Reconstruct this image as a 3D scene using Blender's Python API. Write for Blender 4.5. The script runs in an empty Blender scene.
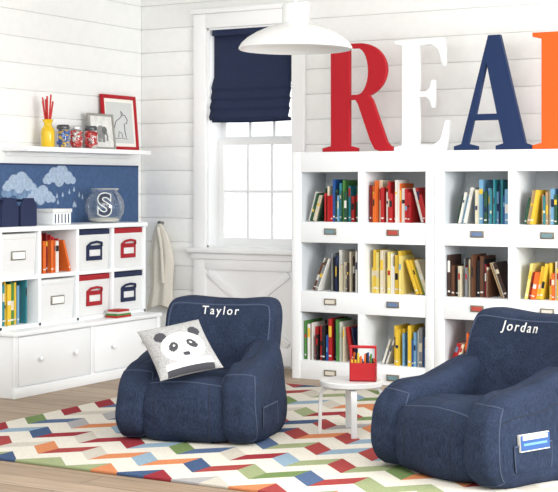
import bpy, bmesh, math, random
from mathutils import Vector, Matrix, noise
from mathutils.bvhtree import BVHTree
random.seed(7)
scene = bpy.context.scene
try:
    scene.view_settings.view_transform = 'Standard'
    scene.view_settings.look = 'None'
except Exception as e:
    print(e)

# ------------------------------------------------------------------ materials
def lin(c):
    out = []
    for v in c:
        v = v/255.0
        out.append(v/12.92 if v <= 0.04045 else ((v+0.055)/1.055)**2.4)
    return tuple(out) + (1.0,)

MATS = {}
def mat(name, col, rough=0.6, metal=0.0, bump=0.0, bscale=60, var=0.0, emit=0, spec=0.5, coat=0):
    if name in MATS: return MATS[name]
    m = bpy.data.materials.new(name); m.use_nodes = True
    nt = m.node_tree; b = nt.nodes['Principled BSDF']
    b.inputs['Base Color'].default_value = lin(col)
    b.inputs['Roughness'].default_value = rough
    b.inputs['Metallic'].default_value = metal
    b.inputs['Specular IOR Level'].default_value = spec
    b.inputs['Coat Weight'].default_value = coat
    tc = nt.nodes.new('ShaderNodeTexCoord')
    n = nt.nodes.new('ShaderNodeTexNoise'); n.inputs['Scale'].default_value = bscale
    n.inputs['Detail'].default_value = 4
    nt.links.new(tc.outputs['Object'], n.inputs['Vector'])
    if var > 0:
        r = nt.nodes.new('ShaderNodeValToRGB')
        c0 = lin([max(0, v*(1-var)) for v in col]); c1 = lin([min(255, v*(1+var)) for v in col])
        r.color_ramp.elements[0].color = c0; r.color_ramp.elements[1].color = c1
        r.color_ramp.elements[0].position = .35; r.color_ramp.elements[1].position = .65
        nt.links.new(n.outputs['Fac'], r.inputs['Fac'])
        nt.links.new(r.outputs['Color'], b.inputs['Base Color'])
    if bump > 0:
        bp = nt.nodes.new('ShaderNodeBump'); bp.inputs['Strength'].default_value = bump
        bp.inputs['Distance'].default_value = 0.01
        nt.links.new(n.outputs['Fac'], bp.inputs['Height'])
        nt.links.new(bp.outputs['Normal'], b.inputs['Normal'])
    MATS[name] = m
    return m

WALL = mat('white_shiplap_paint', (243, 244, 242), .55, bump=.02, bscale=20, var=.006)
TRIM = mat('white_trim_paint', (246, 247, 247), .4)
FURN = mat('white_furniture_paint', (240, 243, 244), .4)
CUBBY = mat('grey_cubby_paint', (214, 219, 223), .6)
CEIL = mat('ceiling_paint', (248, 248, 246), .8)
NAVY = mat('navy_paint', (18, 42, 84), .5, spec=.3)
RED = mat('red_paint', (172, 10, 28), .5, spec=.3)
ORANGE = mat('orange_paint', (230, 92, 20), .5, spec=.3)
WHITEP = mat('white_letter_paint', (232, 235, 234), .4)
METAL = mat('brushed_metal', (150, 148, 140), .35, .9)
BRASS = mat('antique_label_metal', (130, 120, 104), .45, .5)
SHADE = mat('navy_linen', (29, 41, 72), .9, bump=.25, bscale=250, var=.12)
CHALK = mat('blue_chalkboard', (58, 86, 126), .7, bump=.05, bscale=40, var=.05)
CHALKW = mat('chalk_white', (160, 178, 198), .9, var=.06, bscale=50)
PAPER = mat('paper', (240, 238, 230), .8)
PAGES = mat('page_edges', (226, 218, 200), .9, var=.05, bscale=120)
STITCH = mat('white_embroidery', (220, 220, 218), .8)
LINEN = mat('cream_linen', (212, 207, 196), .95, bump=.3, bscale=180, var=.04)
CANVAS = mat('white_canvas', (222, 223, 222), .9, bump=.25, bscale=250, var=.03)
LAMPW = mat('white_enamel', (226, 228, 228), .25, coat=.3)

def denim():
    m = bpy.data.materials.new('navy_denim'); m.use_nodes = True
    nt = m.node_tree; b = nt.nodes['Principled BSDF']
    tc = nt.nodes.new('ShaderNodeTexCoord')
    mp = nt.nodes.new('ShaderNodeMapping'); mp.inputs['Scale'].default_value = (1, 1, .12)
    nt.links.new(tc.outputs['Object'], mp.inputs['Vector'])
    n = nt.nodes.new('ShaderNodeTexNoise'); n.inputs['Scale'].default_value = 330; n.inputs['Detail'].default_value = 2
    n2 = nt.nodes.new('ShaderNodeTexNoise'); n2.inputs['Scale'].default_value = 4; n2.inputs['Detail'].default_value = 3
    nt.links.new(mp.outputs['Vector'], n.inputs['Vector'])
    nt.links.new(tc.outputs['Object'], n2.inputs['Vector'])
    a = nt.nodes.new('ShaderNodeMath'); a.operation = 'MULTIPLY_ADD'; a.inputs[1].default_value = .2
    nt.links.new(n2.outputs['Fac'], a.inputs[0]); nt.links.new(n.outputs['Fac'], a.inputs[2])
    r = nt.nodes.new('ShaderNodeValToRGB')
    r.color_ramp.elements[0].position = .35; r.color_ramp.elements[0].color = lin((28, 35, 50))
    r.color_ramp.elements[1].position = .85; r.color_ramp.elements[1].color = lin((54, 65, 88))
    nt.links.new(a.outputs[0], r.inputs['Fac']); nt.links.new(r.outputs['Color'], b.inputs['Base Color'])
    b.inputs['Roughness'].default_value = .95; b.inputs['Specular IOR Level'].default_value = .12
    bp = nt.nodes.new('ShaderNodeBump'); bp.inputs['Strength'].default_value = .1; bp.inputs['Distance'].default_value = .003
    nt.links.new(n.outputs['Fac'], bp.inputs['Height'])
    n3 = nt.nodes.new('ShaderNodeTexNoise'); n3.inputs['Scale'].default_value = 6; n3.inputs['Detail'].default_value = 1.5
    n3.inputs['Distortion'].default_value = .8
    nt.links.new(tc.outputs['Object'], n3.inputs['Vector'])
    bp2 = nt.nodes.new('ShaderNodeBump'); bp2.inputs['Strength'].default_value = .6; bp2.inputs['Distance'].default_value = .05
    nt.links.new(n3.outputs['Fac'], bp2.inputs['Height']); nt.links.new(bp.outputs['Normal'], bp2.inputs['Normal'])
    nt.links.new(bp2.outputs['Normal'], b.inputs['Normal'])
    return m
DENIM = denim()
SEAM = mat('denim_seam', (64, 75, 98), .9)
SEAMD = mat('denim_seam_dark', (26, 32, 46), .9)

def glass():
    m = bpy.data.materials.new('clear_glass'); m.use_nodes = True
    nt = m.node_tree; nt.nodes.clear()
    o = nt.nodes.new('ShaderNodeOutputMaterial'); mx = nt.nodes.new('ShaderNodeMixShader')
    t = nt.nodes.new('ShaderNodeBsdfTransparent'); t.inputs['Color'].default_value = (.985, .99, .99, 1)
    g = nt.nodes.new('ShaderNodeBsdfGlossy'); g.inputs['Roughness'].default_value = .03
    lw = nt.nodes.new('ShaderNodeLayerWeight'); lw.inputs['Blend'].default_value = .5
    pw = nt.nodes.new('ShaderNodeMath'); pw.operation = 'POWER'; pw.inputs[1].default_value = 3.0
    ma = nt.nodes.new('ShaderNodeMath'); ma.operation = 'MULTIPLY_ADD'; ma.inputs[1].default_value = .75; ma.inputs[2].default_value = .06
    nt.links.new(lw.outputs['Facing'], pw.inputs[0]); nt.links.new(pw.outputs[0], ma.inputs[0])
    nt.links.new(ma.outputs[0], mx.inputs['Fac'])
    nt.links.new(t.outputs[0], mx.inputs[1]); nt.links.new(g.outputs[0], mx.inputs[2])
    nt.links.new(mx.outputs[0], o.inputs['Surface'])
    return m
GLASS = glass()

def floor_mat():
    m = bpy.data.materials.new('oak_planks'); m.use_nodes = True
    nt = m.node_tree; b = nt.nodes['Principled BSDF']
    tc = nt.nodes.new('ShaderNodeTexCoord')
    br = nt.nodes.new('ShaderNodeTexBrick'); br.offset = .37
    br.inputs['Scale'].default_value = 1
    br.inputs['Brick Width'].default_value = 1.8; br.inputs['Row Height'].default_value = .16
    br.inputs['Mortar Size'].default_value = .003; br.inputs['Mortar Smooth'].default_value = .1
    br.inputs['Color1'].default_value = lin((172, 151, 128)); br.inputs['Color2'].default_value = lin((152, 131, 108))
    br.inputs['Mortar'].default_value = lin((100, 83, 68))
    nt.links.new(tc.outputs['Object'], br.inputs['Vector'])
    mp = nt.nodes.new('ShaderNodeMapping'); mp.inputs['Scale'].default_value = (1.5, 22, 1)
    n = nt.nodes.new('ShaderNodeTexNoise'); n.inputs['Scale'].default_value = 2.2; n.inputs['Detail'].default_value = 6
    nt.links.new(tc.outputs['Object'], mp.inputs['Vector']); nt.links.new(mp.outputs['Vector'], n.inputs['Vector'])
    r = nt.nodes.new('ShaderNodeValToRGB')
    r.color_ramp.elements[0].position = .3; r.color_ramp.elements[0].color = (.72, .70, .68, 1)
    r.color_ramp.elements[1].position = .7; r.color_ramp.elements[1].color = (1.08, 1.08, 1.08, 1)
    nt.links.new(n.outputs['Fac'], r.inputs['Fac'])
    mx = nt.nodes.new('ShaderNodeMix'); mx.data_type = 'RGBA'; mx.blend_type = 'MULTIPLY'
    mx.inputs['Factor'].default_value = 1
    nt.links.new(br.outputs['Color'], mx.inputs['A']); nt.links.new(r.outputs['Color'], mx.inputs['B'])
    nt.links.new(mx.outputs['Result'], b.inputs['Base Color'])
    b.inputs['Roughness'].default_value = .5
    return m
FLOOR = floor_mat()

def rug_mat():
    m = bpy.data.materials.new('multicolor_chevron_wool'); m.use_nodes = True
    nt = m.node_tree; b = nt.nodes['Principled BSDF']
    N = nt.nodes.new; L = nt.links.new
    tc = N('ShaderNodeTexCoord'); sp = N('ShaderNodeSeparateXYZ'); L(tc.outputs['Object'], sp.inputs[0])
    def math_(op, a, bb=None, c=None):
        n = N('ShaderNodeMath'); n.operation = op
        for i, v in enumerate((a, bb, c)):
            if v is None: continue
            if isinstance(v, (int, float)): n.inputs[i].default_value = v
            else: L(v, n.inputs[i])
        return n.outputs[0]
    W = .14; H = .15; S = .14
    uw = math_('DIVIDE', sp.outputs['X'], W)
    col = math_('FLOOR', uw)
    pp = math_('PINGPONG', uw, 1.0)
    vv = math_('DIVIDE', math_('ADD', sp.outputs['Y'], math_('MULTIPLY', pp, S)), H)
    row = math_('FLOOR', vv)
    par = math_('FLOORED_MODULO', row, 2.0)
    cb = N('ShaderNodeCombineXYZ'); L(col, cb.inputs[0]); L(row, cb.inputs[1])
    wn = N('ShaderNodeTexWhiteNoise'); wn.noise_dimensions = '2D'; L(cb.outputs[0], wn.inputs['Vector'])
    r = N('ShaderNodeValToRGB'); r.color_ramp.interpolation = 'CONSTANT'
    cols = [(148, 50, 58), (70, 90, 124), (114, 136, 86), (204, 132, 90), (142, 166, 184), (168, 166, 166), (160, 70, 68), (84, 104, 138), (152, 162, 122), (198, 192, 180)]
    el = r.color_ramp.elements
    el[0].position = 0; el[0].color = lin(cols[0]); el[1].position = 1/len(cols); el[1].color = lin(cols[1])
    for i in range(2, len(cols)):
        e = el.new(i/len(cols)); e.color = lin(cols[i])
    L(wn.outputs['Value'], r.inputs['Fac'])
    mx = N('ShaderNodeMix'); mx.data_type = 'RGBA'; L(par, mx.inputs['Factor'])
    mx.inputs['A'].default_value = lin((220, 215, 203)); L(r.outputs['Color'], mx.inputs['B'])
    n = N('ShaderNodeTexNoise'); n.inputs['Scale'].default_value = 120; n.inputs['Detail'].default_value = 3
    L(tc.outputs['Object'], n.inputs['Vector'])
    hr = N('ShaderNodeMapRange'); hr.inputs['To Min'].default_value = .75; hr.inputs['To Max'].default_value = 1.15
    L(n.outputs['Fac'], hr.inputs['Value'])
    m2 = N('ShaderNodeMix'); m2.data_type = 'RGBA'; m2.blend_type = 'MULTIPLY'; m2.inputs['Factor'].default_value = 1
    L(mx.outputs['Result'], m2.inputs['A']); L(hr.outputs['Result'], m2.inputs['B'])
    L(m2.outputs['Result'], b.inputs['Base Color'])
    b.inputs['Roughness'].default_value = 1; b.inputs['Specular IOR Level'].default_value = .1
    bp = N('ShaderNodeBump'); bp.inputs['Strength'].default_value = .5; bp.inputs['Distance'].default_value = .01
    L(n.outputs['Fac'], bp.inputs['Height']); L(bp.outputs['Normal'], b.inputs['Normal'])
    return m
RUG = rug_mat()

# ------------------------------------------------------------------ mesh builder
class MB:
    def __init__(self):
        self.v = []; self.f = []; self.mi = []; self.mats = []
    def _m(self, m):
        if m not in self.mats: self.mats.append(m)
        return self.mats.index(m)
    def add(self, vs, fs, m, M=None):
        o = len(self.v)
        for p in vs:
            p = Vector(p)
            self.v.append(M @ p if M else p)
        k = self._m(m)
        for f in fs:
            self.f.append([i+o for i in f]); self.mi.append(k)
    def box(self, c, s, m, M=None, bev=0):
        hx, hy, hz = s[0]/2, s[1]/2, s[2]/2
        if bev > 0:
            bm = bmesh.new(); bmesh.ops.create_cube(bm, size=1)
            for v in bm.verts: v.co = Vector((v.co.x*s[0]+c[0], v.co.y*s[1]+c[1], v.co.z*s[2]+c[2]))
            bmesh.ops.bevel(bm, geom=list(bm.edges), offset=bev, segments=2, affect='EDGES', profile=.5)
            bm.verts.index_update()
            self.add([v.co.copy() for v in bm.verts], [[v.index for v in f.verts] for f in bm.faces], m, M)
            bm.free(); return
        vs = [(c[0]+sx*hx, c[1]+sy*hy, c[2]+sz*hz) for sx in (-1, 1) for sy in (-1, 1) for sz in (-1, 1)]
        fs = [(0, 1, 3, 2), (4, 6, 7, 5), (0, 4, 5, 1), (2, 3, 7, 6), (0, 2, 6, 4), (1, 5, 7, 3)]
        self.add(vs, fs, m, M)
    def rng(self, a, b, m, M=None, bev=0):
        self.box([(a[i]+b[i])/2 for i in range(3)], [abs(b[i]-a[i]) for i in range(3)], m, M, bev)
    def lathe(self, prof, c, m, seg=40, M=None, cap=True):
        vs = []; fs = []
        for (r, z) in prof:
            for i in range(seg):
                a = 2*math.pi*i/seg
                vs.append((c[0]+r*math.cos(a), c[1]+r*math.sin(a), c[2]+z))
        for j in range(len(prof)-1):
            for i in range(seg):
                k = (i+1) % seg
                fs.append((j*seg+i, j*seg+k, (j+1)*seg+k, (j+1)*seg+i))
        if cap:
            if prof[0][0] > 1e-6: fs.append(tuple(range(seg))[::-1])
            if prof[-1][0] > 1e-6: fs.append(tuple((len(prof)-1)*seg+i for i in range(seg)))
        self.add(vs, fs, m, M)
    def tube(self, pts, r, m, seg=8, M=None, closed=False):
        pts = [Vector(p) for p in pts]; n = len(pts); vs = []; fs = []
        up = None
        for i, p in enumerate(pts):
            if closed: t = (pts[(i+1) % n]-pts[i-1])
            else: t = pts[min(i+1, n-1)]-pts[max(i-1, 0)]
            t.normalize()
            if up is None:
                up = Vector((0, 0, 1)) if abs(t.z) < .9 else Vector((1, 0, 0))
            a = t.cross(up)
            if a.length < 1e-4: a = t.orthogonal()
            a.normalize(); b_ = a.cross(t).normalized(); up = b_
            rr = r[i] if isinstance(r, (list, tuple)) else r
            for k in range(seg):
                an = 2*math.pi*k/seg
                vs.append(p+a*math.cos(an)*rr+b_*math.sin(an)*rr)
        for i in range(n if closed else n-1):
            j = (i+1) % n
            for k in range(seg):
                l = (k+1) % seg
                fs.append((i*seg+k, i*seg+l, j*seg+l, j*seg+k))
        if not closed:
            fs.append(tuple(range(seg))[::-1]); fs.append(tuple((n-1)*seg+k for k in range(seg)))
        self.add(vs, fs, m, M)
    def prism(self, poly, y0, y1, m, M=None):
        n = len(poly)
        vs = [(x, y0, z) for x, z in poly]+[(x, y1, z) for x, z in poly]
        fs = [tuple(range(n)), tuple(range(2*n-1, n-1, -1))]
        for i in range(n):
            j = (i+1) % n
            fs.append((i, j, n+j, n+i))
        self.add(vs, fs, m, M)
    def obj(self, name, parent=None, smooth=True, recalc=True):
        me = bpy.data.meshes.new(name)
        me.from_pydata([tuple(v) for v in self.v], [], self.f)
        for m in self.mats: me.materials.append(m)
        me.polygons.foreach_set('material_index', self.mi)
        if recalc:
            bm = bmesh.new(); bm.from_mesh(me)
            bmesh.ops.recalc_face_normals(bm, faces=bm.faces); bm.to_mesh(me); bm.free()
        if smooth:
            me.polygons.foreach_set('use_smooth', [True]*len(me.polygons))
            try: me.set_sharp_from_angle(angle=math.radians(38))
            except Exception as e: print(e)
        me.update()
        o = bpy.data.objects.new(name, me); scene.collection.objects.link(o)
        if parent: o.parent = parent
        return o

def empty(name, loc=(0, 0, 0), rz=0):
    e = bpy.data.objects.new(name, None); scene.collection.objects.link(e)
    e.location = loc; e.rotation_euler = (0, 0, rz); e.empty_display_size = .1
    return e

def T(x, y, z): return Matrix.Translation((x, y, z))
def R(a, ax): return Matrix.Rotation(math.radians(a), 4, ax)

# ------------------------------------------------------------------ room
XL = -5.83; YB = 8.23; CZ = 2.75; XR = 1.6; YF = -.8
b = MB(); b.rng((XL-.12, YF, -.1), (XR, YB+.3, 0), FLOOR); b.obj('floor')
b = MB(); b.rng((XL-.12, YF+.8, CZ), (XR-.3, YB+.3, CZ+.1), CEIL); b.obj('ceiling')
PITCH = .168; GAP = .004; BT = .010
WX0, WX1, WZ0, WZ1 = -5.27, -4.585, .80, 2.33
b = MB(); b.rng((XL-.12, 2.5, 0), (XL-BT, YB+.12, CZ), WALL)
z = 0
while z < CZ-.01:
    z1 = min(z+PITCH-GAP, CZ); b.rng((XL-BT-.001, 2.5, z), (XL, YB, z1), WALL, bev=.0015); z += PITCH
b.obj('wall_left')
b = MB()
for (x0, x1, z0, z1) in ((XL-.12, WX0, 0, CZ), (WX1, XR, 0, CZ), (WX0, WX1, 0, WZ0), (WX0, WX1, WZ1, CZ)):
    b.rng((x0, YB+BT, z0), (x1, YB+.16, z1), WALL)
z = .0
while z < CZ-.01:
    z1 = min(z+PITCH-GAP, CZ)
    if z1 < WZ0+.02 or z > WZ1-.02:
        b.rng((XL, YB, z), (XR, YB+BT+.001, z1), WALL, bev=.0015)
    else:
        b.rng((XL, YB, z), (WX0-.002, YB+BT+.001, z1), WALL, bev=.0015)
        b.rng((WX1+.002, YB, z), (XR, YB+BT+.001, z1), WALL, bev=.0015)
    z += PITCH
b.obj('wall_back')
b = MB(); b.rng((XL, YB-.018, 0), (WX0-.1, YB, .13), TRIM, bev=.004)
b.rng((WX1+.1, YB-.018, 0), (XR, YB, .13), TRIM, bev=.004); b.obj('baseboard_back')
b = MB(); b.rng((XL, 2.5, 0), (XL+.018, YB-.018, .13), TRIM, bev=.004); b.obj('baseboard_left')

win = empty('window_1')
b = MB()
b.rng((WX0-.10, YB-.025, 0), (WX0, YB, WZ1+.10), TRIM, bev=.004)
b.rng((WX1, YB-.025, 0), (WX1+.10, YB, WZ1+.10), TRIM, bev=.004)
b.rng((WX0, YB-.025, WZ1), (WX1, YB, WZ1+.10), TRIM, bev=.004)
b.rng((WX0-.12, YB-.045, WZ1+.10), (WX1+.12, YB, WZ1+.135), TRIM, bev=.006)
b.obj('casing', win)
b = MB()
b.rng((WX0-.001, YB, WZ0), (WX0+.012, YB+.2, WZ1), TRIM)
b.rng((WX1-.012, YB, WZ0), (WX1+.001, YB+.2, WZ1), TRIM)
b.rng((WX0, YB, WZ1-.012), (WX1, YB+.2, WZ1), TRIM)
b.rng((WX0, YB, WZ0-.0), (WX1, YB+.2, WZ0+.02), TRIM)
b.obj('jamb', win)
b = MB()
b.rng((WX0-.13, YB-.07, WZ0-.03), (WX1+.13, YB+.0, WZ0+.005), TRIM, bev=.008)
b.rng((WX0-.11, YB-.04, WZ0-.075), (WX1+.11, YB, WZ0-.03), TRIM, bev=.006)
b.obj('sill', win)
def sash(b, x0, x1, z0, z1, y, cols, rows):
    fw = .04
    b.rng((x0, y, z0), (x0+fw, y+.03, z1), TRIM); b.rng((x1-fw, y, z0), (x1, y+.03, z1), TRIM)
    b.rng((x0+fw, y, z0), (x1-fw, y+.03, z0+.05), TRIM); b.rng((x0+fw, y, z1-fw), (x1-fw, y+.03, z1), TRIM)
    for i in range(1, cols):
        x = x0+fw+(x1-x0-2*fw)*i/cols; b.rng((x-.009, y+.006, z0+.05), (x+.009, y+.024, z1-fw), TRIM)
    for i in range(1, rows):
        zz = z0+.05+(z1-z0-.05-fw)*i/rows; b.rng((x0+fw, y+.008, zz-.009), (x1-fw, y+.022, zz+.009), TRIM)
b = MB()
zm = 1.56
sash(b, WX0+.012, WX1-.012, WZ0+.02, zm, YB+.13, 3, 2)
sash(b, WX0+.012, WX1-.012, zm-.03, WZ1-.012, YB+.165, 3, 2)
b.obj('sashes', win)
b = MB(); b.rng((WX0+.03, YB+.1445, WZ0+.05), (WX1-.03, YB+.1465, zm-.03), GLASS); b.obj('pane', win)
b = MB()
pz0, pz1 = .02, WZ0-.075
b.rng((WX0, YB-.016, pz0), (WX1, YB, pz1), TRIM)
b.rng((WX0, YB-.03, pz1-.07), (WX1, YB-.016, pz1), TRIM, bev=.003)
b.rng((WX0, YB-.03, pz0), (WX1, YB-.016, pz0+.12), TRIM, bev=.003)
cxm = (WX0+WX1)/2
w_ = WX1-WX0; h_ = (pz1-.07)-(pz0+.12); L_ = math.hypot(w_, h_)-.06; an = math.degrees(math.atan2(h_, w_))
for s_, off in ((1, 0), (-1, .001)):
    b.box((0, 0, 0), (L_, .012, .05), TRIM, T(cxm, YB-.022-off, (pz0+.12+pz1-.07)/2) @ R(-an*s_, 'Y'), bev=.002)
b.obj('cross_panel', win)

# roman shade
b = MB()
sx0, sx1 = WX0+.035, WX1-.02
y0 = YB+.035
pts = [(y0, 2.318), (y0, 2.10), (y0-.002, 1.99)]
zz = 1.99
for k in range(4):
    pts += [(y0-.018-.010*k, zz-.03), (y0-.038-.010*k, zz-.075), (y0-.028-.010*k, zz-.098), (y0-.008-.006*k, zz-.090)]
    zz -= .068
pts += [(y0-.030, 1.70), (y0-.028, 1.675)]
n = len(pts); vs = []; fs = []
NX = 12
for i, (yy, zv) in enumerate(pts):
    for j in range(NX+1):
        x = sx0+(sx1-sx0)*j/NX
        sag = .006*math.sin(math.pi*j/NX) if i > 3 else 0
        vs.append((x, yy, zv-sag))
for i in range(n-1):
    for j in range(NX):
        a = i*(NX+1)+j; fs.append((a, a+1, a+NX+2, a+NX+1))
b.add(vs, fs, SHADE)
b.rng((sx0, y0-.02, 2.28), (sx1, y0+.02, 2.318), SHADE)
o = b.obj('roman_shade', recalc=False)
sm = o.modifiers.new('s', 'SOLIDIFY'); sm.thickness = .004; sm.offset = 1

# ------------------------------------------------------------------ bookcases
BY = 7.858; BD = .36; BH = 1.45; BW = .99; BX = -4.385
def bookcase(x0, tints):
    b = MB(); y0, y1 = BY, BY+BD
    x1 = x0+BW-.002
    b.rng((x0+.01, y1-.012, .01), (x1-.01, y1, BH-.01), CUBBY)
    st = .058; dv = .046
    b.rng((x0, y0, 0), (x0+st, y1-.012, BH), FURN, bev=.003)
    b.rng((x1-st, y0, 0), (x1, y1-.012, BH), FURN, bev=.003)
    xm = (x0+x1)/2
    for (za, zb) in ((0, .12), (.430, .563), (.873, 1.006), (1.322, BH)):
        b.rng((x0+st, y0+.003, za), (x1-st, y1-.012, zb), FURN, bev=.002)
    for (za, zb) in ((.12, .430), (.563, .873), (1.006, 1.322)):
        b.rng((xm-dv/2, y0+.001, za), (xm+dv/2, y1-.012, zb), FURN)
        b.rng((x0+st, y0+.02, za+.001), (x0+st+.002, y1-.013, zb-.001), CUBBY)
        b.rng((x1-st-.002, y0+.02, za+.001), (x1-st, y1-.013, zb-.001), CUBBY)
    k = 0
    for zc in (.945, .50, .048):
        for xc in ((x0+st+xm)/2, (xm+x1-st)/2):
            b.box((xc, y0-.001, zc), (.085, .008, .040), BRASS, bev=.002)
            b.box((xc, y0-.005, zc), (.066, .004, .024), tints[k % len(tints)]); k += 1
            b.lathe([(0, 0), (.004, 0), (.004, .004)], (0, 0, 0), METAL, 8, T(xc-.038, y0-.005, zc) @ R(90, 'X'))
            b.lathe([(0, 0), (.004, 0), (.004, .004)], (0, 0, 0), METAL, 8, T(xc+.038, y0-.005, zc) @ R(90, 'X'))
    return b
tg = mat('label_teal', (110, 140, 146), .6); tr = mat('label_red', (180, 70, 60), .6); tb = mat('label_blue', (100, 124, 160), .6); tw = mat('label_cream', (218, 212, 198), .6)
for i in range(3):
    bc = bookcase(BX+i*BW, [tg, tr, tw, tb, tw] if i == 0 else [tb, tg, tr, tw]); bc.obj('bookcase')

def bm_(n, c): return mat('book_'+n, c, .5, spec=.3)
BK = dict(
 red=bm_('red', (178, 36, 38)), dred=bm_('darkred', (122, 26, 32)), org=bm_('orange', (218, 104, 40)),
 yel=bm_('yellow', (226, 188, 58)), lyel=bm_('paleyellow', (228, 210, 124)), grn=bm_('green', (76, 130, 64)),
 dgrn=bm_('darkgreen', (38, 76, 56)), teal=bm_('teal', (46, 126, 138)), lblu=bm_('lightblue', (112, 160, 194)),
 blu=bm_('blue', (36, 82, 146)), navy=bm_('navy', (26, 40, 76)), blk=bm_('black', (28, 28, 32)),
 brn=bm_('brown', (98, 64, 46)), dbrn=bm_('darkbrown', (60, 42, 36)), wht=bm_('white', (222, 220, 212)),
 gry=bm_('grey', (130, 132, 134)), pnk=bm_('pink', (200, 110, 124)), pur=bm_('purple', (100, 72, 120)), tan=bm_('tan', (180, 150, 112)), crm=bm_('cream', (214, 204, 178)))
def one_book(b, M, th, h, d, c, rnd):
    ct = .0025
    b.rng((0, 0, 0), (ct, d, h), c, M); b.rng((th-ct, 0, 0), (th, d, h), c, M)
    b.rng((0, -ct, 0), (th, 0.001, h), c, M)
    b.rng((ct, .001, .004), (th-ct, d-.004, h-.005), PAGES, M)
    if th > .009 and rnd.random() < .8:
        c2 = rnd.choice([BK['wht'], BK['yel'], BK['blk'], BK['crm'], BK['red'], BK['lblu'], BK['navy']])
        z0 = h*rnd.uniform(.3, .7); b.rng((ct*.6, -ct-.0008, z0), (th-ct*.6, -ct, z0+h*rnd.uniform(.06, .28)), c2, M)
    if th > .014:
        b.rng((ct, -ct-.0008, h*.1), (th-ct, -ct, h*.14), BK['wht'], M)
def fill(b, M, W, Hc, pal, seed, frac=.9, lean=2, lside='L', dep=.22, hr=(.155, .27), tr_=(.010, .030)):
    rnd = random.Random(seed)
    def rb():
        return rnd.uniform(*tr_), rnd.uniform(*hr), dep*rnd.uniform(.75, 1), BK[rnd.choice(pal)], rnd.uniform(.015, .07)
    x = .006; lim = W*frac - .03*lean - .05
    while True:
        th, h, d, c, yo = rb()
        if x+th > lim: break
        one_book(b, M @ T(x, yo, 0), th, h, d, c, rnd); x += th+.001
    a = rnd.uniform(10, 22); first = True; xb = x; hk = .3
    for k in range(lean+1):
        th, h, d, c, yo = rb(); ar = math.radians(a)
        if first:
            h = min(h, .22)
            xb = x+h*math.sin(ar)+.001; first = False; hk = h
        h = min(h, hk)
        if xb+th > W-.004: break
        one_book(b, M @ T(xb, yo, .001) @ R(-a, 'Y'), th, h, d, c, rnd)
        xb += (th+.001)/math.cos(ar)
st, dv = .058, .046
cw = (BW-.002-2*st-dv)/2
pals = {
 (0, 0, 0): ['grn', 'teal', 'blu', 'red', 'dgrn', 'yel', 'dgrn', 'lblu', 'wht', 'crm'], (0, 0, 1): ['red', 'red', 'dred', 'org', 'red', 'wht', 'crm', 'red'],
 (0, 1, 0): ['blk', 'dbrn', 'gry', 'blk', 'navy', 'wht', 'brn', 'crm'], (0, 1, 1): ['yel', 'lyel', 'yel', 'wht', 'lyel', 'grn', 'crm'],
 (0, 2, 0): ['blk', 'navy', 'red', 'dred', 'grn', 'blk', 'wht', 'blu', 'crm'], (0, 2, 1): ['teal', 'lblu', 'wht', 'yel', 'blu', 'gry'],
 (1, 0, 0): ['navy', 'teal', 'lblu', 'blu', 'dgrn', 'lblu', 'wht', 'crm'], (1, 0, 1): ['dgrn', 'yel', 'teal', 'red', 'lblu', 'tan', 'crm'],
 (1, 1, 0): ['brn', 'dbrn', 'dred', 'blk', 'tan', 'crm', 'gry'], (1, 1, 1): ['yel', 'org', 'red', 'lyel', 'grn', 'crm'],
 (1, 2, 0): ['org', 'red', 'yel', 'tan', 'crm'], (1, 2, 1): ['lblu', 'blu', 'wht'],
}
for u in range(3):
    bb = MB()
    for r_ in range(3):
        for c_ in range(2):
            pal = pals.get((u, r_, c_), ['red', 'blu', 'grn', 'yel', 'wht', 'org'])
            zb = (1.006, .563, .12)[r_]
            xb = BX+u*BW+st+.003+c_*(cw+dv)
            flip = (u+r_+c_) % 2 == 1
            if flip: M = T(xb+cw-.006, BY+.02, zb+.0005) @ Matrix.Scale(-1, 4, (1, 0, 0))
            else: M = T(xb, BY+.02, zb+.0005)
            if (u, r_) == (0, 0) or (u, r_) == (1, 0): M = T(xb+cw-.006, BY+.02, zb+.0005) @ Matrix.Scale(-1, 4, (1, 0, 0)) if (u, c_) != (0, 1) else T(xb, BY+.02, zb+.0005)
            fr = {(0, 1, 0): .9, (0, 2, 1): .85}.get((u, r_, c_), 1.0)
            fill(bb, M, cw-.006, .3, pal, 11+u*10+r_*3+c_, fr, lean=random.choice([2, 3, 4]), tr_=(.006, .024))
    bb.obj('row_of_books', smooth=False)

# ------------------------------------------------------------------ letters
def arc(cx, cy, rx, ry, a0, a1, n=20):
    return [(cx+rx*math.cos(math.radians(a0+(a1-a0)*i/n)), cy+ry*math.sin(math.radians(a0+(a1-a0)*i/n))) for i in range(n+1)]
def letter(name, loops, x, m, h=.69, y=7.95, depth=.016, sx=1.0):
    cu = bpy.data.curves.new(name, 'CURVE'); cu.dimensions = '2D'; cu.fill_mode = 'BOTH'
    for lp in loops:
        s = cu.splines.new('POLY'); s.points.add(len(lp)-1)
        for i, p in enumerate(lp): s.points[i].co = (p[0]*h*sx, p[1]*h, 0, 1)
        s.use_cyclic_u = True
    cu.extrude = depth; cu.bevel_depth = .003; cu.bevel_resolution = 1; cu.offset = -.003
    tmp = bpy.data.objects.new('t', cu); scene.collection.objects.link(tmp)
    bpy.context.view_layer.update()
    me = bpy.data.meshes.new_from_object(tmp.evaluated_get(bpy.context.evaluated_depsgraph_get()))
    bpy.data.objects.remove(tmp)
    me.materials.clear(); me.materials.append(m)
    me.transform(R(90, 'X'))
    o = bpy.data.objects.new(name, me); scene.collection.objects.link(o)
    o.location = (x, y, BH+.001)
    return o
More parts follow.
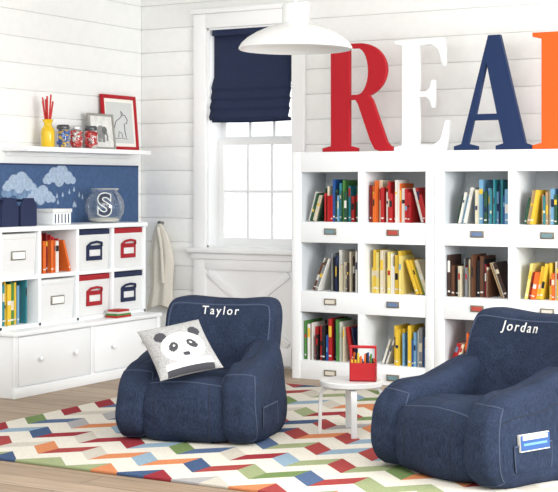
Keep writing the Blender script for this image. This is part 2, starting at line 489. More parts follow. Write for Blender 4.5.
Rl = [[(0, 0), (.33, 0), (.33, .035), (.255, .055), (.255, .48), (.31, .48), (.335, .44), (.45, .10), (.49, .02), (.54, 0), (.67, 0), (.67, .035), (.63, .05), (.60, .09), (.47, .47), (.44, .515)]
      + arc(.35, .75, .25, .25, -62, 90, 18) + [(0, 1), (0, .965), (.08, .945), (.08, .055), (0, .035)],
      [(.255, .955), (.33, .955)] + arc(.33, .74, .10, .215, 90, -90, 14)[1:] + [(.255, .525)]]
El = [[(0, 0), (.50, 0), (.52, .27), (.49, .27), (.44, .10), (.38, .055), (.24, .055), (.24, .48), (.30, .48), (.34, .45), (.36, .38), (.385, .38), (.385, .63), (.36, .63), (.34, .56), (.30, .53), (.24, .53), (.24, .945), (.36, .945), (.42, .90), (.465, .75), (.49, .75), (.48, 1), (0, 1), (0, .965), (.075, .945), (.075, .055), (0, .035)]]
Al = [[(0, 0), (.22, 0), (.22, .035), (.135, .055), (.185, .26), (.415, .26), (.46, .055), (.39, .035), (.39, 0), (.72, 0), (.72, .035), (.66, .055), (.43, 1), (.32, 1), (.07, .055), (0, .035)],
      [(.205, .315), (.40, .315), (.305, .76)]]
Dl = [[(0, 0), (.32, 0)] + arc(.32, .5, .37, .5, -90, 90, 26)[1:] + [(0, 1), (0, .965), (.08, .945), (.08, .055), (0, .035)],
      [(.255, .95), (.31, .95)] + arc(.31, .5, .185, .45, 90, -90, 22)[1:] + [(.255, .05)]]
letter('letter_r', Rl, -4.205, RED, sx=1.10, h=.685); letter('letter_e', El, -3.70, WHITEP, sx=1.02)
letter('letter_a', Al, -3.30, NAVY); letter('letter_d', Dl, -2.80, ORANGE)

# ------------------------------------------------------------------ left storage cabinet
CX = -5.46; CBX = -5.34; CY0, CY1 = 6.28, 7.76; BASEH = .385; HT = .99
cab = empty('storage_cabinet')
b = MB()
b.rng((XL+.02, CY0, .0), (CBX-.02, CY1, BASEH-.025), FURN, bev=.003)
b.rng((XL+.02, CY0-.012, BASEH-.025), (CBX+.008, CY1+.012, BASEH), FURN, bev=.005)
b.rng((CBX-.021, CY0-.006, 0), (CBX+.004, CY1+.006, .06), FURN, bev=.003)
b.rng((CBX-.021, CY0-.004, .06), (CBX-.004, CY0+.035, BASEH-.025), FURN, bev=.002)
b.rng((CBX-.021, CY1-.035, .06), (CBX-.004, CY1+.004, BASEH-.025), FURN, bev=.002)
ym = (CY0+CY1)/2
b.rng((CBX-.021, ym-.018, .06), (CBX-.004, ym+.018, BASEH-.025), FURN, bev=.002)
for a0, a1 in ((CY0+.04, ym-.022), (ym+.022, CY1-.04)):
    b.rng((CBX-.021, a0, .068), (CBX-.006, a1, BASEH-.032), FURN, bev=.004)
    for q in (.27, .76):
        yk = a0+(a1-a0)*q
        b.lathe([(0, 0), (.008, 0), (.007, .012), (.016, .018), (.018, .026), (.012, .033), (0, .035)], (0, 0, 0), FURN, 20, T(CBX-.006, yk, .215) @ R(90, 'Y'))
b.obj('drawer_base', cab)
b = MB()
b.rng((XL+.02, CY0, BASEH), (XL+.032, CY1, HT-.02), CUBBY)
b.rng((XL+.02, CY0-.01, HT-.028), (CX+.01, CY1+.01, HT), FURN, bev=.004)
b.rng((XL+.02, CY0, BASEH), (CX, CY1, BASEH+.022), FURN, bev=.002)
ZM = .685
b.rng((XL+.032, CY0, ZM-.012), (CX-.002, CY1, ZM+.012), FURN, bev=.002)
pit = (CY1-CY0)/4
for i in range(5):
    yc = CY0+pit*i
    yc = min(max(yc, CY0+.014), CY1-.014)
    b.rng((XL+.032, yc-.013, BASEH+.002), (CX, yc+.013, HT-.02), FURN, bev=.002)
b.obj('cubby_hutch', cab)

def storage_bin(yc, zb, trimc, tag=True):
    b = MB(); w, h, d = .325, .245, .30
    M = T(CX-.015, yc, zb+.001) @ R(90, 'Z')
    w2 = w/2
    vs = []; fs = []
    lv = [(0, .93), (.5, .985), (1, 1)]
    for f, s in lv:
        for sx, sy in ((-1, 0), (1, 0), (1, 1), (-1, 1)):
            vs.append((sx*w2*s, (0.012*(1-s)*5) + sy*(d-.012*(1-s)*5), f*h))
    for k in range(2):
        for i in range(4):
            j = (i+1) % 4; fs.append((k*4+i, k*4+j, (k+1)*4+j, (k+1)*4+i))
    fs.append((3, 2, 1, 0))
    b.add(vs, fs, CANVAS, M)
    if tag:
        b.box((0, d/2, h-.004), (w+.006, d+.006, .036), trimc, M, bev=.006)
        b.box((0, -.003, h*.44), (.165, .006, .096), trimc, M, bev=.003)
        b.box((0, -.007, h*.44), (.110, .004, .040), CANVAS, M, bev=.001)
        b.tube([(-.075, -.006, h*.62), (-.055, -.020, h*.70), (0, -.024, h*.73), (.055, -.020, h*.70), (.075, -.006, h*.62)], .008, trimc, 8, M)
    else:
        b.box((0, d/2, h-.010), (w+.006, d+.006, .034), trimc, M, bev=.006)
        b.box((0, -.002, h*.50), (.13, .008, .055), METAL, M, bev=.003)
        b.box((0, -.006, h*.50), (.11, .004, .04), PAPER, M)
    return b.obj('storage_bin')
NAVF = mat('navy_canvas', (28, 39, 72), .9, bump=.2, bscale=200)
REDF = mat('red_canvas', (160, 28, 38), .9, bump=.2, bscale=200)
yc = [CY0+pit*(i+.5) for i in range(4)]
Z0 = BASEH+.022; Z1 = ZM+.012
storage_bin(yc[0], Z1, CANVAS, False); storage_bin(yc[2], Z1, NAVF); storage_bin(yc[3], Z1, REDF)
storage_bin(yc[1], Z0, CANVAS, False); storage_bin(yc[2], Z0, REDF); storage_bin(yc[3], Z0, NAVF)
bb = MB()
Mx = lambda y, z: T(CX-.02, y, z) @ R(90, 'Z')
fill(bb, Mx(CY0+pit+.016, Z1+.0005), pit-.032, .27, ['red', 'org', 'grn', 'dred', 'wht', 'dgrn', 'red'], 5, 1.15, 3, hr=(.19, .25))
fill(bb, Mx(CY0+.03, Z0+.0005), pit-.046, .27, ['teal', 'org', 'lblu', 'grn', 'wht', 'teal', 'yel'], 8, 1.2, 2, hr=(.22, .265), tr_=(.012, .035))
bb.obj('row_of_books', smooth=False)
bb = MB()
for k, (c, w) in enumerate((('red', .16), ('grn', .15), ('wht', .13), ('red', .11))):
    bb.box((CBX-.055, 7.36, BASEH+.007+k*.0125), (.09, w, .012), BK[c], T(0, 0, 0))
bb.obj('book_stack', smooth=False)

# caddy
b = MB()
for k, yy in enumerate((6.46, 6.63)):
    M = T(-5.62, yy, HT+.001) @ R(90, 'Z')
    w = .075
    for yf in (-.09, .08):
        b.prism([(-w, 0), (w, 0), (w, .12), (.045, .17), (-.045, .17), (-w, .12)], yf, yf+.01, NAVF, M)
    b.rng((-w, -.08, 0), (-w+.008, .08, .12), NAVF, M); b.rng((w-.008, -.08, 0), (w, .08, .12), NAVF, M)
    b.rng((-w, -.08, 0), (w, .08, .01), NAVF, M)
    b.tube([(0, -.085, .155), (0, .085, .155)], .008, NAVF, 8, M)
b.obj('art_supply_caddy')
b = MB()
b.rng((-5.70, 6.90, HT+.001), (-5.56, 7.08, HT+.075), FURN, bev=.004)
b.rng((-5.705, 6.895, HT+.075), (-5.555, 7.085, HT+.1), CANVAS, bev=.003)
for k in range(5):
    b.rng((-5.5595, 6.915+k*.033, HT+.01), (-5.5588, 6.925+k*.033, HT+.068), NAVF)
b.obj('lidded_keepsake_box')

# glass bowl with letter S
g = empty('glass_terrarium', (-5.635, 7.53, HT+.001))
b = MB()
prof = [(0, 0), (.08, 0), (.105, .015), (.128, .06), (.134, .105), (.125, .15), (.10, .19), (.088, .205), (.092, .222), (.087, .222), (.083, .206), (.095, .19), (.12, .15), (.128, .105), (.122, .06), (.10, .02), (.075, .006), (0, .006)]
b.lathe(prof, (0, 0, 0), GLASS, 48, cap=False); b.obj('jar', g)
SILV = mat('polished_silver', (205, 206, 208), .25, .7)
b = MB(); b.tube([(.091*math.cos(a), .091*math.sin(a), .222) for a in [2*math.pi*i/32 for i in range(32)]], .005, SILV, 8, closed=True); b.obj('rim', g)
def text_mesh(s, size, ext=.001, off=.012, sp=1.08):
    cu = bpy.data.curves.new('txt', 'FONT'); cu.body = s; cu.size = size; cu.extrude = ext
    cu.align_x = 'CENTER'; cu.align_y = 'CENTER'; cu.offset = size*off; cu.space_character = sp
    tmp = bpy.data.objects.new('t', cu); scene.collection.objects.link(tmp)
    bpy.context.view_layer.update()
    me = bpy.data.meshes.new_from_object(tmp.evaluated_get(bpy.context.evaluated_depsgraph_get()))
    bpy.data.objects.remove(tmp); return me
for (of, ext, m_, dx) in ((.05, .006, WHITEP, 0), (.012, .008, NAVF, .003)):
    me = text_mesh('S', .205, ext, of); me.materials.clear(); me.materials.append(m_)
    o = bpy.data.objects.new('letter_s', me); scene.collection.objects.link(o); o.parent = g
    o.rotation_euler = (math.radians(90), 0, math.radians(50)); o.location = (0, 0, .11)
b = MB()
b.lathe([(0, .007), (.09, .007), (.10, .02), (.08, .03), (0, .032)], (0, 0, 0), mat('sand', (226, 222, 210), .9, bump=.4, bscale=200), 32); b.obj('sand_fill', g)

# chalkboard (stands on the baseboard behind the cabinet) and chalk drawings
b = MB(); b.rng((XL+.001, 4.2, HT+.002), (XL+.012, 8.175, 1.367), CHALK); b.rng((XL+.001, 4.2, 1.367), (XL+.014, 8.175, 1.377), NAVY)
b.rng((XL+.001, CY1+.03, .90), (XL+.012, 8.175, HT+.002), CHALK)
b.rng((XL+.001, CY0+.05, .131), (XL+.012, CY1-.05, HT+.002), CHALK)
cbx = XL+.0125
lay = [0]
def disc(yc, zc, ry, rz, m=CHALKW, n=24):
    lay[0] += 1; x = cbx+lay[0]*.00006
    b.add([(x, yc+ry*math.cos(2*math.pi*i/n), zc+rz*math.sin(2*math.pi*i/n)) for i in range(n)], [tuple(range(n))], m)
def cloud(yc, zc, s, m=CHALKW):
    for dy, dz, r in ((-.13, 0, .05), (-.06, .03, .07), (.03, .045, .08), (.11, .01, .06), (0, -.01, .06), (.17, -.01, .035), (-.17, -.012, .03)):
        disc(yc+dy*s, zc+dz*s, r*s, r*s*.85, m)
CH2 = mat('chalk_blue', (112, 138, 168), .9, var=.1, bscale=40)
cloud(6.90, 1.20, .95, CH2); cloud(6.88, 1.235, .8); cloud(7.09, 1.155, .75, CHALKW); cloud(7.28, 1.28, .85)
rnd = random.Random(3)
for k in range(12):
    yy = 7.15+rnd.random()*.45; zz = 1.09+rnd.random()*.13
    lay[0] += 1; x = cbx+lay[0]*.00006
    b.add([(x, yy, zz+.03), (x, yy-.012, zz), (x, yy, zz-.010), (x, yy+.012, zz)], [(0, 1, 2, 3)], CHALKW)
b.obj('chalkboard', recalc=False)

# floating shelf
b = MB(); SZ = 1.48
b.rng((XL+.001, 6.73, SZ-.03), (XL+.21, 8.05, SZ), TRIM, bev=.004)
b.rng((XL+.001, 6.76, SZ-.055), (XL+.03, 8.02, SZ-.03), TRIM, bev=.003)
b.obj('floating_shelf')
b = MB(); YEL = mat('yellow_glaze', (222, 184, 30), .2)
b.lathe([(0, 0), (.040, 0), (.044, .01), (.044, .10), (.040, .118), (.026, .135), (.025, .15), (.036, .178), (.032, .178), (.022, .15), (0, .14)], (-5.72, 7.045, SZ+.001), YEL, 28)
rnd = random.Random(2)
for k in range(7):
    a = rnd.random()*6.28; r = .013
    p0 = (-5.72, 7.045, SZ+.14)
    p1 = (-5.72+math.cos(a)*r*1.2, 7.045+math.sin(a)*r*1.2, SZ+.17)
    p2 = (-5.72+math.cos(a)*r*2.6, 7.045+math.sin(a)*r*2.6, SZ+.29+rnd.random()*.05)
    b.tube([p0, p1, p2], [.006, .006, .006], mat('red_pencil', (196, 44, 40), .4), 6)
b.obj('pencil_vase')
for k, (yy, xx, c) in enumerate(((7.20, -5.72, (50, 100, 180)), (7.335, -5.72, (200, 44, 40)), (7.455, -5.69, (196, 40, 44)))):
    j = empty('glass_jar', (xx, yy, SZ+.001))
    b = MB(); b.lathe([(0, 0), (.042, 0), (.047, .01), (.047, .10), (.038, .125), (.035, .13)], (0, 0, 0), GLASS, 28, cap=False); b.obj('jar_body', j)
    b = MB(); b.lathe([(0, .122), (.040, .120), (.042, .126), (.042, .142), (.036, .150), (0, .152)], (0, 0, 0), mat('dark_lid', (84, 86, 90), .3, .5) if k != 1 else SILV, 28); b.obj('lid', j)
    b = MB(); rnd = random.Random(k)
    for q in range(110):
        a = rnd.random()*6.28; r = rnd.random()**.5*.034; zz = .012+q*.0009
        b.box((0, 0, 0), (.022, .014, .014), mat('candy_%d' % k, c, .35) if q % 4 else (BK['wht'] if k else BK['yel']), T(r*math.cos(a), r*math.sin(a), zz) @ R(rnd.random()*180, 'Z') @ R(rnd.random()*60, 'X'))
    b.obj('candies', j, smooth=False)
def framed(name, yc, x, w, h, fw, fm, bg, draw, lean):
    b = MB(); M = T(x, yc, SZ+.0015) @ R(90, 'Z') @ R(-lean, 'X')
    for a0, a1 in (((-w/2, 0, 0), (-w/2+fw, .018, h)), ((w/2-fw, 0, 0), (w/2, .018, h)), ((-w/2+fw, 0, 0), (w/2-fw, .018, fw)), ((-w/2+fw, 0, h-fw), (w/2-fw, .018, h))):
        b.rng(a0, a1, fm, M, bev=.002)
    b.rng((-w/2+fw, .008, fw), (w/2-fw, .014, h-fw), bg, M)
    draw(b, M, w, h); b.obj(name)
INK = mat('pencil_ink', (110, 110, 114), .8)
def draw1(b, M, w, h):
    b.rng((-w/2+.05, .0065, .05), (w/2-.05, .0079, h-.05), mat('mat_grey', (206, 208, 206), .8), M)
    b.tube([(-.075, .005, .09), (-.08, .005, .14), (-.05, .005, .20), (0, .005, .225), (.03, .005, .25), (.06, .005, .245), (.085, .005, .215), (.075, .005, .19), (.045, .005, .185), (.05, .005, .13), (.06, .005, .09)], .003, INK, 5, M)
    b.tube([(.02, .005, .24), (.015, .005, .275), (.035, .005, .255)], .0025, INK, 5, M)
    b.tube([(-.08, .005, .08), (0, .005, .085), (.08, .005, .08)], .002, INK, 5, M)
    b.tube([(-.03, .005, .09), (-.02, .005, .13), (.01, .005, .12), (.02, .005, .09)], .0025, INK, 5, M)
GREYP = mat('pale_print', (220, 220, 216), .8, var=.04, bscale=30)
EG = mat('elephant_grey', (140, 140, 138), .8)
def draw2(b, M, w, h):
    b.lathe([(0, 0), (.045, 0), (.045, .001)], (0, 0, 0), EG, 20, M @ T(-.01, .007, .12) @ R(90, 'X'))
    b.lathe([(0, 0), (.028, 0), (.028, .001)], (0, 0, 0), mat('elephant_dark', (104, 106, 106), .8), 20, M @ T(.03, .0065, .13) @ R(90, 'X'))
    b.tube([(.045, .006, .12), (.058, .006, .09), (.055, .006, .06)], .007, EG, 6, M)
    for xx in (-.04, -.02, .005, .02): b.tube([(xx, .006, .10), (xx, .006, .05)], .006, EG, 6, M)
framed('picture_frame', 7.915, -5.765, .40, .385, .026, RED, PAPER, draw1, 5)
SFR = mat('silver_leaf_frame', (160, 158, 152), .4, .3)
framed('picture_frame', 7.65, -5.725, .28, .245, .016, SFR, GREYP, draw2, 7)

# hanging linen robe
b = MB(); rx, rz1 = -5.645, .97
b.lathe([(0, 0), (.012, 0), (.009, .02), (.018, .035), (.016, .045), (0, .048)], (0, 0, 0), METAL, 16, T(rx, YB, rz1+.0) @ R(90, 'X'))
vs = []; fs = []; NS = 48; NR = 26
for j in range(NR+1):
    t = j/NR; z = rz1-.004-t*.60
    w = .018+.085*min(1, (t*2.2))**.7+.012*math.sin(t*7)
    dpt = .014+.022*min(1, t*3)
    for i in range(NS):
        a = 2*math.pi*i/NS
        fold = 1+.30*min(1, t*3)*math.sin(a*6+t*1.5)
        hem = -.03*math.sin(a*2+1)*t
        vs.append((rx+w*math.cos(a)*(1+.05*math.sin(a*9))+.02*math.sin(t*3), YB-.045+dpt*math.sin(a)*fold*.85, z+hem))
for j in range(NR):
    for i in range(NS):
        k = (i+1) % NS; fs.append((j*NS+i, j*NS+k, (j+1)*NS+k, (j+1)*NS+i))
fs.append(tuple(range(NS))); fs.append(tuple(NR*NS+i for i in range(NS)))
b.add(vs, fs, LINEN)
b.tube([(rx+.01, YB-.075, rz1-.03), (rx+.045, YB-.082, rz1-.18), (rx+.06, YB-.085, rz1-.42)], .012, LINEN, 8)
b.obj('hanging_robe')

# ------------------------------------------------------------------ rug
rx0, rx1, ry0, ry1 = -4.83, -.9, 4.85, 7.55
b = MB(); b.box((0, 0, .006), (rx1-rx0, ry1-ry0, .012), RUG, bev=.003)
o = b.obj('area_rug'); o.location = ((rx0+rx1)/2, (ry0+ry1)/2, 0.0005)

# ------------------------------------------------------------------ pendant lamp
LX, LY, LZ = -3.64, 6.56, 1.965
b = MB()
b.lathe([(.300, 0), (.306, .004), (.303, .014), (.29, .035), (.26, .062), (.215, .09), (.16, .115), (.10, .135), (.074, .142), (.072, .15), (.072, .235), (.066, .245), (.03, .25), (.014, .26), (.012, .30), (.012, CZ-LZ-.03), (.06, CZ-LZ-.025), (.062, CZ-LZ-.001)], (LX, LY, LZ), LAMPW, 64, cap=False)
b.lathe([(.300, 0), (.296, .006), (.283, .03), (.252, .056), (.205, .083), (.15, .107), (.07, .13), (0, .132)], (LX, LY, LZ), LAMPW, 64, cap=False)
b.lathe([(0, .035), (.02, .04), (.032, .06), (.03, .08), (.016, .105), (.016, .135)], (LX, LY, LZ), mat('frosted_bulb', (250, 246, 236), .4), 24, cap=False)
b.obj('pendant_lamp')

# ------------------------------------------------------------------ bean bag chairs
def puff(b, c, h, e, m, deform=None, n=18, amp=.008, seed=0, freq=6):
    c = Vector(c)
    def mp(p):
        p = Vector(p)
        s = (abs(p.x)**e+abs(p.y)**e+abs(p.z)**e)**(1/e)
        q = p/s
        o = Vector((q.x*h[0], q.y*h[1], q.z*h[2]))
        nn = Vector((q.x/h[0], q.y/h[1], q.z/h[2])).normalized()
        w = c+o
        if deform: w = deform(w)
        d = noise.noise((w+Vector((seed*3.1, seed, 0)))*freq)*amp+noise.noise((w+Vector((seed, 0, 5)))*freq*2.2)*amp*.3
        w = w+nn*d
        if w.z < .014: w.z = .014
        return w
    idx = {}; vs = []; fs = []
    def vid(i, j, k):
        if (i, j, k) not in idx:
            f = lambda t: math.sin((2*t/n-1)*math.pi/2*.92)/math.sin(math.pi/2*.92)
            idx[(i, j, k)] = len(vs); vs.append(mp((f(i), f(j), f(k))))
        return idx[(i, j, k)]
    for a in range(n):
        for d in range(n):
            for s in (0, n):
                fs.append((vid(s, a, d), vid(s, a+1, d), vid(s, a+1, d+1), vid(s, a, d+1)))
                fs.append((vid(a, s, d), vid(a+1, s, d), vid(a+1, s, d+1), vid(a, s, d+1)))
                fs.append((vid(a, d, s), vid(a+1, d, s), vid(a+1, d+1, s), vid(a, d+1, s)))
    b.add(vs, fs, m)
    return mp
def path_sq(fn, n=16):
    out = []
    for (a, c) in (((-1, -1), (1, -1)), ((1, -1), (1, 1)), ((1, 1), (-1, 1)), ((-1, 1), (-1, -1))):
        for i in range(n):
            t = i/n; out.append(fn(a[0]+(c[0]-a[0])*t, a[1]+(c[1]-a[1])*t))
    return out
def sst(a, b_, x):
    t = min(1, max(0, (x-a)/(b_-a))); return t*t*(3-2*t)
def lounge_chair(x, y, phi, label, sd, sc=.93):
    e = empty('bean_bag_armchair', (x, y, 0), math.radians(phi)); e.scale = (sc, sc, sc)
    def dseat(w):
        w = w.copy()
        if w.z > .15:
            k = sst(.15, .33, w.z)
            w.z += k*(.028*math.cos(w.x*5)-.10*max(0, w.y+.12)-.02*sst(-.25, -.42, w.y))
        w.y -= .025*math.sin(math.pi*min(1, w.z/.33))*(1 if w.y < -.1 else 0)*math.cos(w.x*4)
        return w
    b = MB(); mp = puff(b, (0, -.05, .170), (.275, .325, .167), 5.5, DENIM, dseat, seed=sd, n=34, amp=.011, freq=5)
    for xs in (-.55, .55):
        b.tube([mp((xs, -1, z_))+Vector((0, .001, 0)) for z_ in [-.9+1.85*i/24 for i in range(25)]], .0028, SEAMD, 6)
    b.tube([mp((x_, -1, .96)) for x_ in [-.95+1.9*i/24 for i in range(25)]], .0038, SEAM, 6)
    b.obj('seat', e)
    for s in (-1, 1):
        def darm(w, s=s):
            w = w.copy()
            t = min(1, max(0, w.z/.44))
            w.x += s*.016*(1-t)**1.2
            k = sst(.15, .40, w.z)
            w.z += k*(.11*sst(-.15, .30, w.y) - .030*sst(-.22, -.38, w.y))
            w.x -= s*k*.025*sst(-.1, .3, w.y)
            w.x += s*.008*math.sin(w.y*11+sd)*t
            w.y += -.022*math.sin(math.pi*t**.7)*sst(-.1, -.36, w.y)
            return w
        b = MB(); mp = puff(b, (s*.288, -.03, .213), (.104, .355, .212), 4.0, DENIM, darm, seed=sd+2+s, n=36, amp=.012, freq=5)
        # welt around the front panel of the arm
        b.tube(path_sq(lambda u, v: mp((u, -.93, v)), 14), .0036, SEAM, 6, closed=True)
        b.tube([mp((0, y_, 1))+Vector((0, 0, .0005)) for y_ in [-.93+1.5*i/20 for i in range(21)]], .0026, SEAMD, 6)
        b.tube([mp((s*1.0, y_, .55)) for y_ in [-.95+1.8*i/20 for i in range(21)]], .0022, SEAMD, 6)
        if s == 1:
            pk = lambda yy, zz: mp((1, yy, zz))+Vector((.006, 0, 0))
            vs = []; fs = []; K = 10
            P0, P1, Q0, Q1 = -.62, .04, -.62, -.06
            for i in range(K+1):
                for j in range(K+1):
                    vs.append(pk(P0+(P1-P0)*i/K, Q0+(Q1-Q0)*j/K))
            for i in range(K):
                for j in range(K):
                    a = i*(K+1)+j; fs.append((a, a+K+1, a+K+2, a+1))
            b.add(vs, fs, DENIM)
            b.tube([pk(P0+(P1-P0)*i/K, Q1) for i in range(K+1)], .004, SEAM, 6)
            for pe in (P0, P1):
                b.tube([pk(pe, Q0+(Q1-Q0)*j/K) for j in range(K+1)], .003, SEAM, 6)
            if sd > 5:
                c0 = mp((1, (P0+P1)/2, Q1))
                Mb = T(c0.x+.002, c0.y, c0.z+.012) @ R(-4, 'Y')
                b.box((0, 0, 0), (.022, .19, .075), BK['wht'], Mb, bev=.002)
                b.box((.0112, 0, .001), (.003, .186, .066), mat('book_cover_sky', (40, 84, 146), .5), Mb)
                b.box((.0130, 0, .022), (.001, .16, .018), BK['wht'], Mb)
                b.box((.0130, 0, -.006), (.001, .15, .010), BK['lblu'], Mb)
        b.obj('arm_left' if s < 0 else 'arm_right', e)
    def dback(w):
        w = w.copy(); t = w.z/.73
        w.x *= (.86+.15*t)
        w.y += .27*max(0, w.z-.25)
        if w.z > .45: w.z += sst(.45, .73, w.z)*(.038*min(1.3, (abs(w.x)/.32)**2.5)-.006)
        if w.y < .30 and w.z > .3: w.y += .03*math.cos(min(1, abs(w.x)/.33)*math.pi/2)
        return w
    b = MB(); mp = puff(b, (0, .205, .362), (.336, .118, .362), 6.0, DENIM, dback, seed=sd+9, n=38, amp=.010, freq=4.5)
    bvh = BVHTree.FromPolygons([Vector(v) for v in b.v], b.f)
    b.tube(path_sq(lambda u, v: mp((u, -.95, v))), .0042, SEAM, 6, closed=True)
    b.tube(path_sq(lambda u, v: mp((u, .95, v))), .0042, SEAM, 6, closed=True)
    b.obj('backrest', e)
    me = text_mesh(label, .064, .0015, .003, 1.32)
    me.materials.clear(); me.materials.append(STITCH)
    for v in me.vertices:
        px, pz = v.co.x, .655+v.co.y+.12*v.co.x**2
        hit = bvh.ray_cast(Vector((px, -1, pz)), Vector((0, 1, 0)))
        yy = hit[0].y if hit[0] else .2
        v.co = Vector((px, yy-.003-v.co.z, pz))
    o = bpy.data.objects.new('embroidered_name', me); scene.collection.objects.link(o); o.parent = e
    return e
lounge_chair(-3.762, 5.87, 13, 'Taylor', 1, .91)
lounge_chair(-2.222, 5.71, -22, 'Jordan', 6, .93)

# ------------------------------------------------------------------ panda pillow
th = math.radians(29.7)
rv = Vector((math.cos(th), math.sin(th), 0)); vv_ = Vector((-math.sin(th), math.cos(th), 0)); up = Vector((0, 0, 1))
e1 = (rv*.276+up*.045+vv_*.13).normalized(); e2 = (rv*-.136+up*.203+vv_*.20)
e2 = (e2-e1*e2.dot(e1)).normalized(); e3 = e1.cross(e2)
MP = Matrix((e1, e2, e3)).transposed().to_4x4(); MP.translation = Vector((-3.745, 5.605, .450))
PG = mat('heather_grey_fabric', (166, 166, 165), .95, bump=.3, bscale=150, var=.1)
PW = mat('panda_white_fabric', (222, 221, 217), .95, bump=.3, bscale=150, var=.03)
PB = mat('panda_black_fabric', (66, 66, 72), .95, bump=.3, bscale=150)
b = MB(); NP = 72; S = .162; TH = .055
def inell(u, v, cu, cv, ru, rv_, rot=0):
    c, s = math.cos(rot), math.sin(rot); du, dv_ = u-cu, v-cv
    a = (du*c+dv_*s)/ru; d = (-du*s+dv_*c)/rv_
    return a*a+d*d < 1
def pmat(u, v, front):
    if not front: return PG
    if inell(u, v, 0, -.46, .12, .08): return PB
    if inell(u, v, -.30, -.12, .14, .20, -.6) or inell(u, v, .30, -.12, .14, .20, .6):
        if inell(u, v, -.27, -.07, .035, .035) or inell(u, v, .27, -.07, .035, .035): return PW
        return PB
    if inell(u, v, 0, -.16, .70, .56): return PW
    if inell(u, v, -.55, .36, .20, .20) or inell(u, v, .55, .36, .20, .20): return PB
    if v < -.66 and abs(u) < .75: return PB if v < -.86 else PW
    return PG
for front in (True, False):
    grid = []
    for i in range(NP+1):
        for j in range(NP+1):
            u = -1+2*i/NP; v = -1+2*j/NP
            t = max(0, (1-u**4)*(1-v**4))**.5
            t = t*(.65+.35*max(0, (1-u*u)*(1-v*v))**.5)
            zz = TH*t*(1 if front else -1)
            x = u*S*(1-.07*(1-v*v)*abs(u)); y = v*S*(1-.07*(1-u*u)*abs(v))
            grid.append((x, y, zz+.004*noise.noise(Vector((x*22, y*22, 0)))*t))
    byM = {}
    for i in range(NP):
        for j in range(NP):
            u = -1+2*(i+.5)/NP; v = -1+2*(j+.5)/NP
            byM.setdefault(pmat(u, v, front), []).append((i, j))
    o0 = len(b.v)
    for p in grid: b.v.append(MP @ Vector(p))
    for m_, cells in byM.items():
        k = b._m(m_)
        for (i, j) in cells:
            a = o0+i*(NP+1)+j; f = [a, a+NP+1, a+NP+2, a+1]
            if not front: f = f[::-1]
            b.f.append(f); b.mi.append(k)
o = b.obj('panda_pillow', recalc=False)

# ------------------------------------------------------------------ round side table
SX, SY, SH = -3.125, 6.20, .275
b = MB(); WB = mat('white_lacquer', (218, 219, 218), .3)
z0 = .013
b.lathe([(0, SH-.028), (.150, SH-.028), (.156, SH-.024), (.156, SH-.004), (.152, SH), (0, SH)], (SX, SY, 0), WB, 48)
for k in range(4):
    M = T(SX, SY, 0) @ R(k*90+32, 'Z')
    pts = [(.05, 0, SH-.036), (.11, 0, SH-.036), (.135, 0, SH-.042), (.148, 0, SH-.06), (.152, 0, SH-.09), (.156, 0, z0)]
    w = .014; tk = .008; vs = []; fs = []
    nrm = [(0, 1), (0, 1), (.5, .87), (.87, .5), (1, 0), (1, 0)]
    for (p, nn) in zip(pts, nrm):
        for sy in (-1, 1):
            for sg in (-1, 1):
                vs.append((p[0]+nn[0]*sg*tk, sy*w, p[2]+nn[1]*sg*tk))
    for i in range(len(pts)-1):
        a = i*4; c = a+4
        fs += [(a, a+1, c+1, c), (a+2, a+3, c+3, c+2), (a, a+2, c+2, c), (a+1, a+3, c+3, c+1)]
    fs += [(0, 1, 3, 2), (20, 22, 23, 21)]
    vs = [(x_, y_, max(z0, z_)) for x_, y_, z_ in vs]
    b.add(vs, fs, WB, M)
b.obj('round_side_table')
cq = T(-3.063, 6.21, SH+.001) @ R(22, 'Z')
b = MB(); REDC = mat('red_enamel', (180, 22, 32), .35)
w, d, h = .065, .045, .09
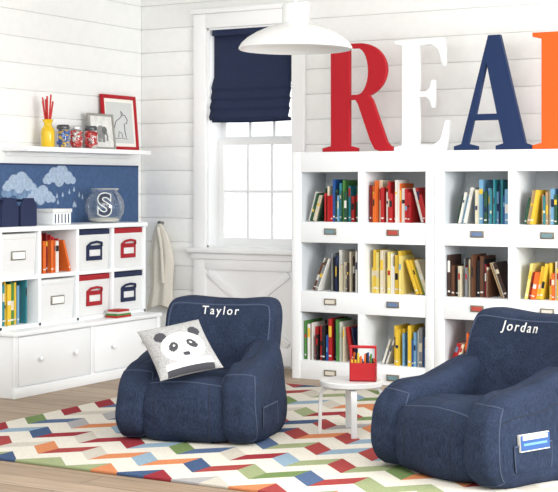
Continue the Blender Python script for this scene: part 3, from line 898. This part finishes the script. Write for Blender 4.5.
b.rng((-w, -d, 0), (w, d, .006), REDC, cq); b.rng((-w, -d, 0), (w, -d+.005, h), REDC, cq); b.rng((-w, d-.005, 0), (w, d, h), REDC, cq)
b.rng((-w, -d, 0), (-w+.005, d, h), REDC, cq); b.rng((w-.005, -d, 0), (w, d, h), REDC, cq)
b.rng((-w, -.006, 0), (-w+.008, .006, .165), REDC, cq); b.rng((w-.008, -.006, 0), (w, .006, .165), REDC, cq)
b.rng((-w, -.008, .158), (w, .008, .172), REDC, cq, bev=.003)
rnd = random.Random(4)
for k in range(16):
    xx = -w+.014+(k % 8)*(2*w-.028)/7; yy = -.022 if k < 8 else .022
    b.tube([(xx, yy, .01), (xx+rnd.uniform(-.006, .006), yy, .10+rnd.random()*.04)], .0055, BK[rnd.choice(['yel', 'grn', 'org', 'yel', 'blu', 'blk'])], 6, cq)
b.obj('crayon_caddy')

# ------------------------------------------------------------------ lights
w = bpy.data.worlds.new('World'); scene.world = w; w.use_nodes = True
bg = w.node_tree.nodes['Background']; bg.inputs['Color'].default_value = (.955, .982, 1, 1); bg.inputs['Strength'].default_value = 1.62
def area(name, loc, target, sx, sy, power, col=(1, 1, 1)):
    l = bpy.data.lights.new(name, 'AREA'); l.shape = 'RECTANGLE'; l.size = sx; l.size_y = sy; l.energy = power; l.color = col
    o = bpy.data.objects.new(name, l); scene.collection.objects.link(o); o.location = loc
    o.rotation_euler = (Vector(target)-Vector(loc)).to_track_quat('-Z', 'Y').to_euler(); return o
area('right_area_fill', (1.5, 5.2, 1.7), (-4, 6.5, .9), 2.2, 1.8, 215, (.98, .99, 1))  # added fill light, as if from windows on the right; none modelled there
area('overhead_area_fill', (-2.8, 4.6, 2.7), (-3.6, 6.3, 0), 3.0, 2.4, 90, (.98, .99, 1))  # added fill under the ceiling, which blocks the world light; not a fixture

# ------------------------------------------------------------------ camera
cam = bpy.data.cameras.new('camera'); co = bpy.data.objects.new('camera', cam); scene.collection.objects.link(co)
co.location = (0, 0, 1.24); co.rotation_euler = (math.radians(90), 0, th)
cam.sensor_width = 36; cam.lens = 1400/558*36; cam.shift_y = -61/558; cam.clip_start = .05
scene.camera = co
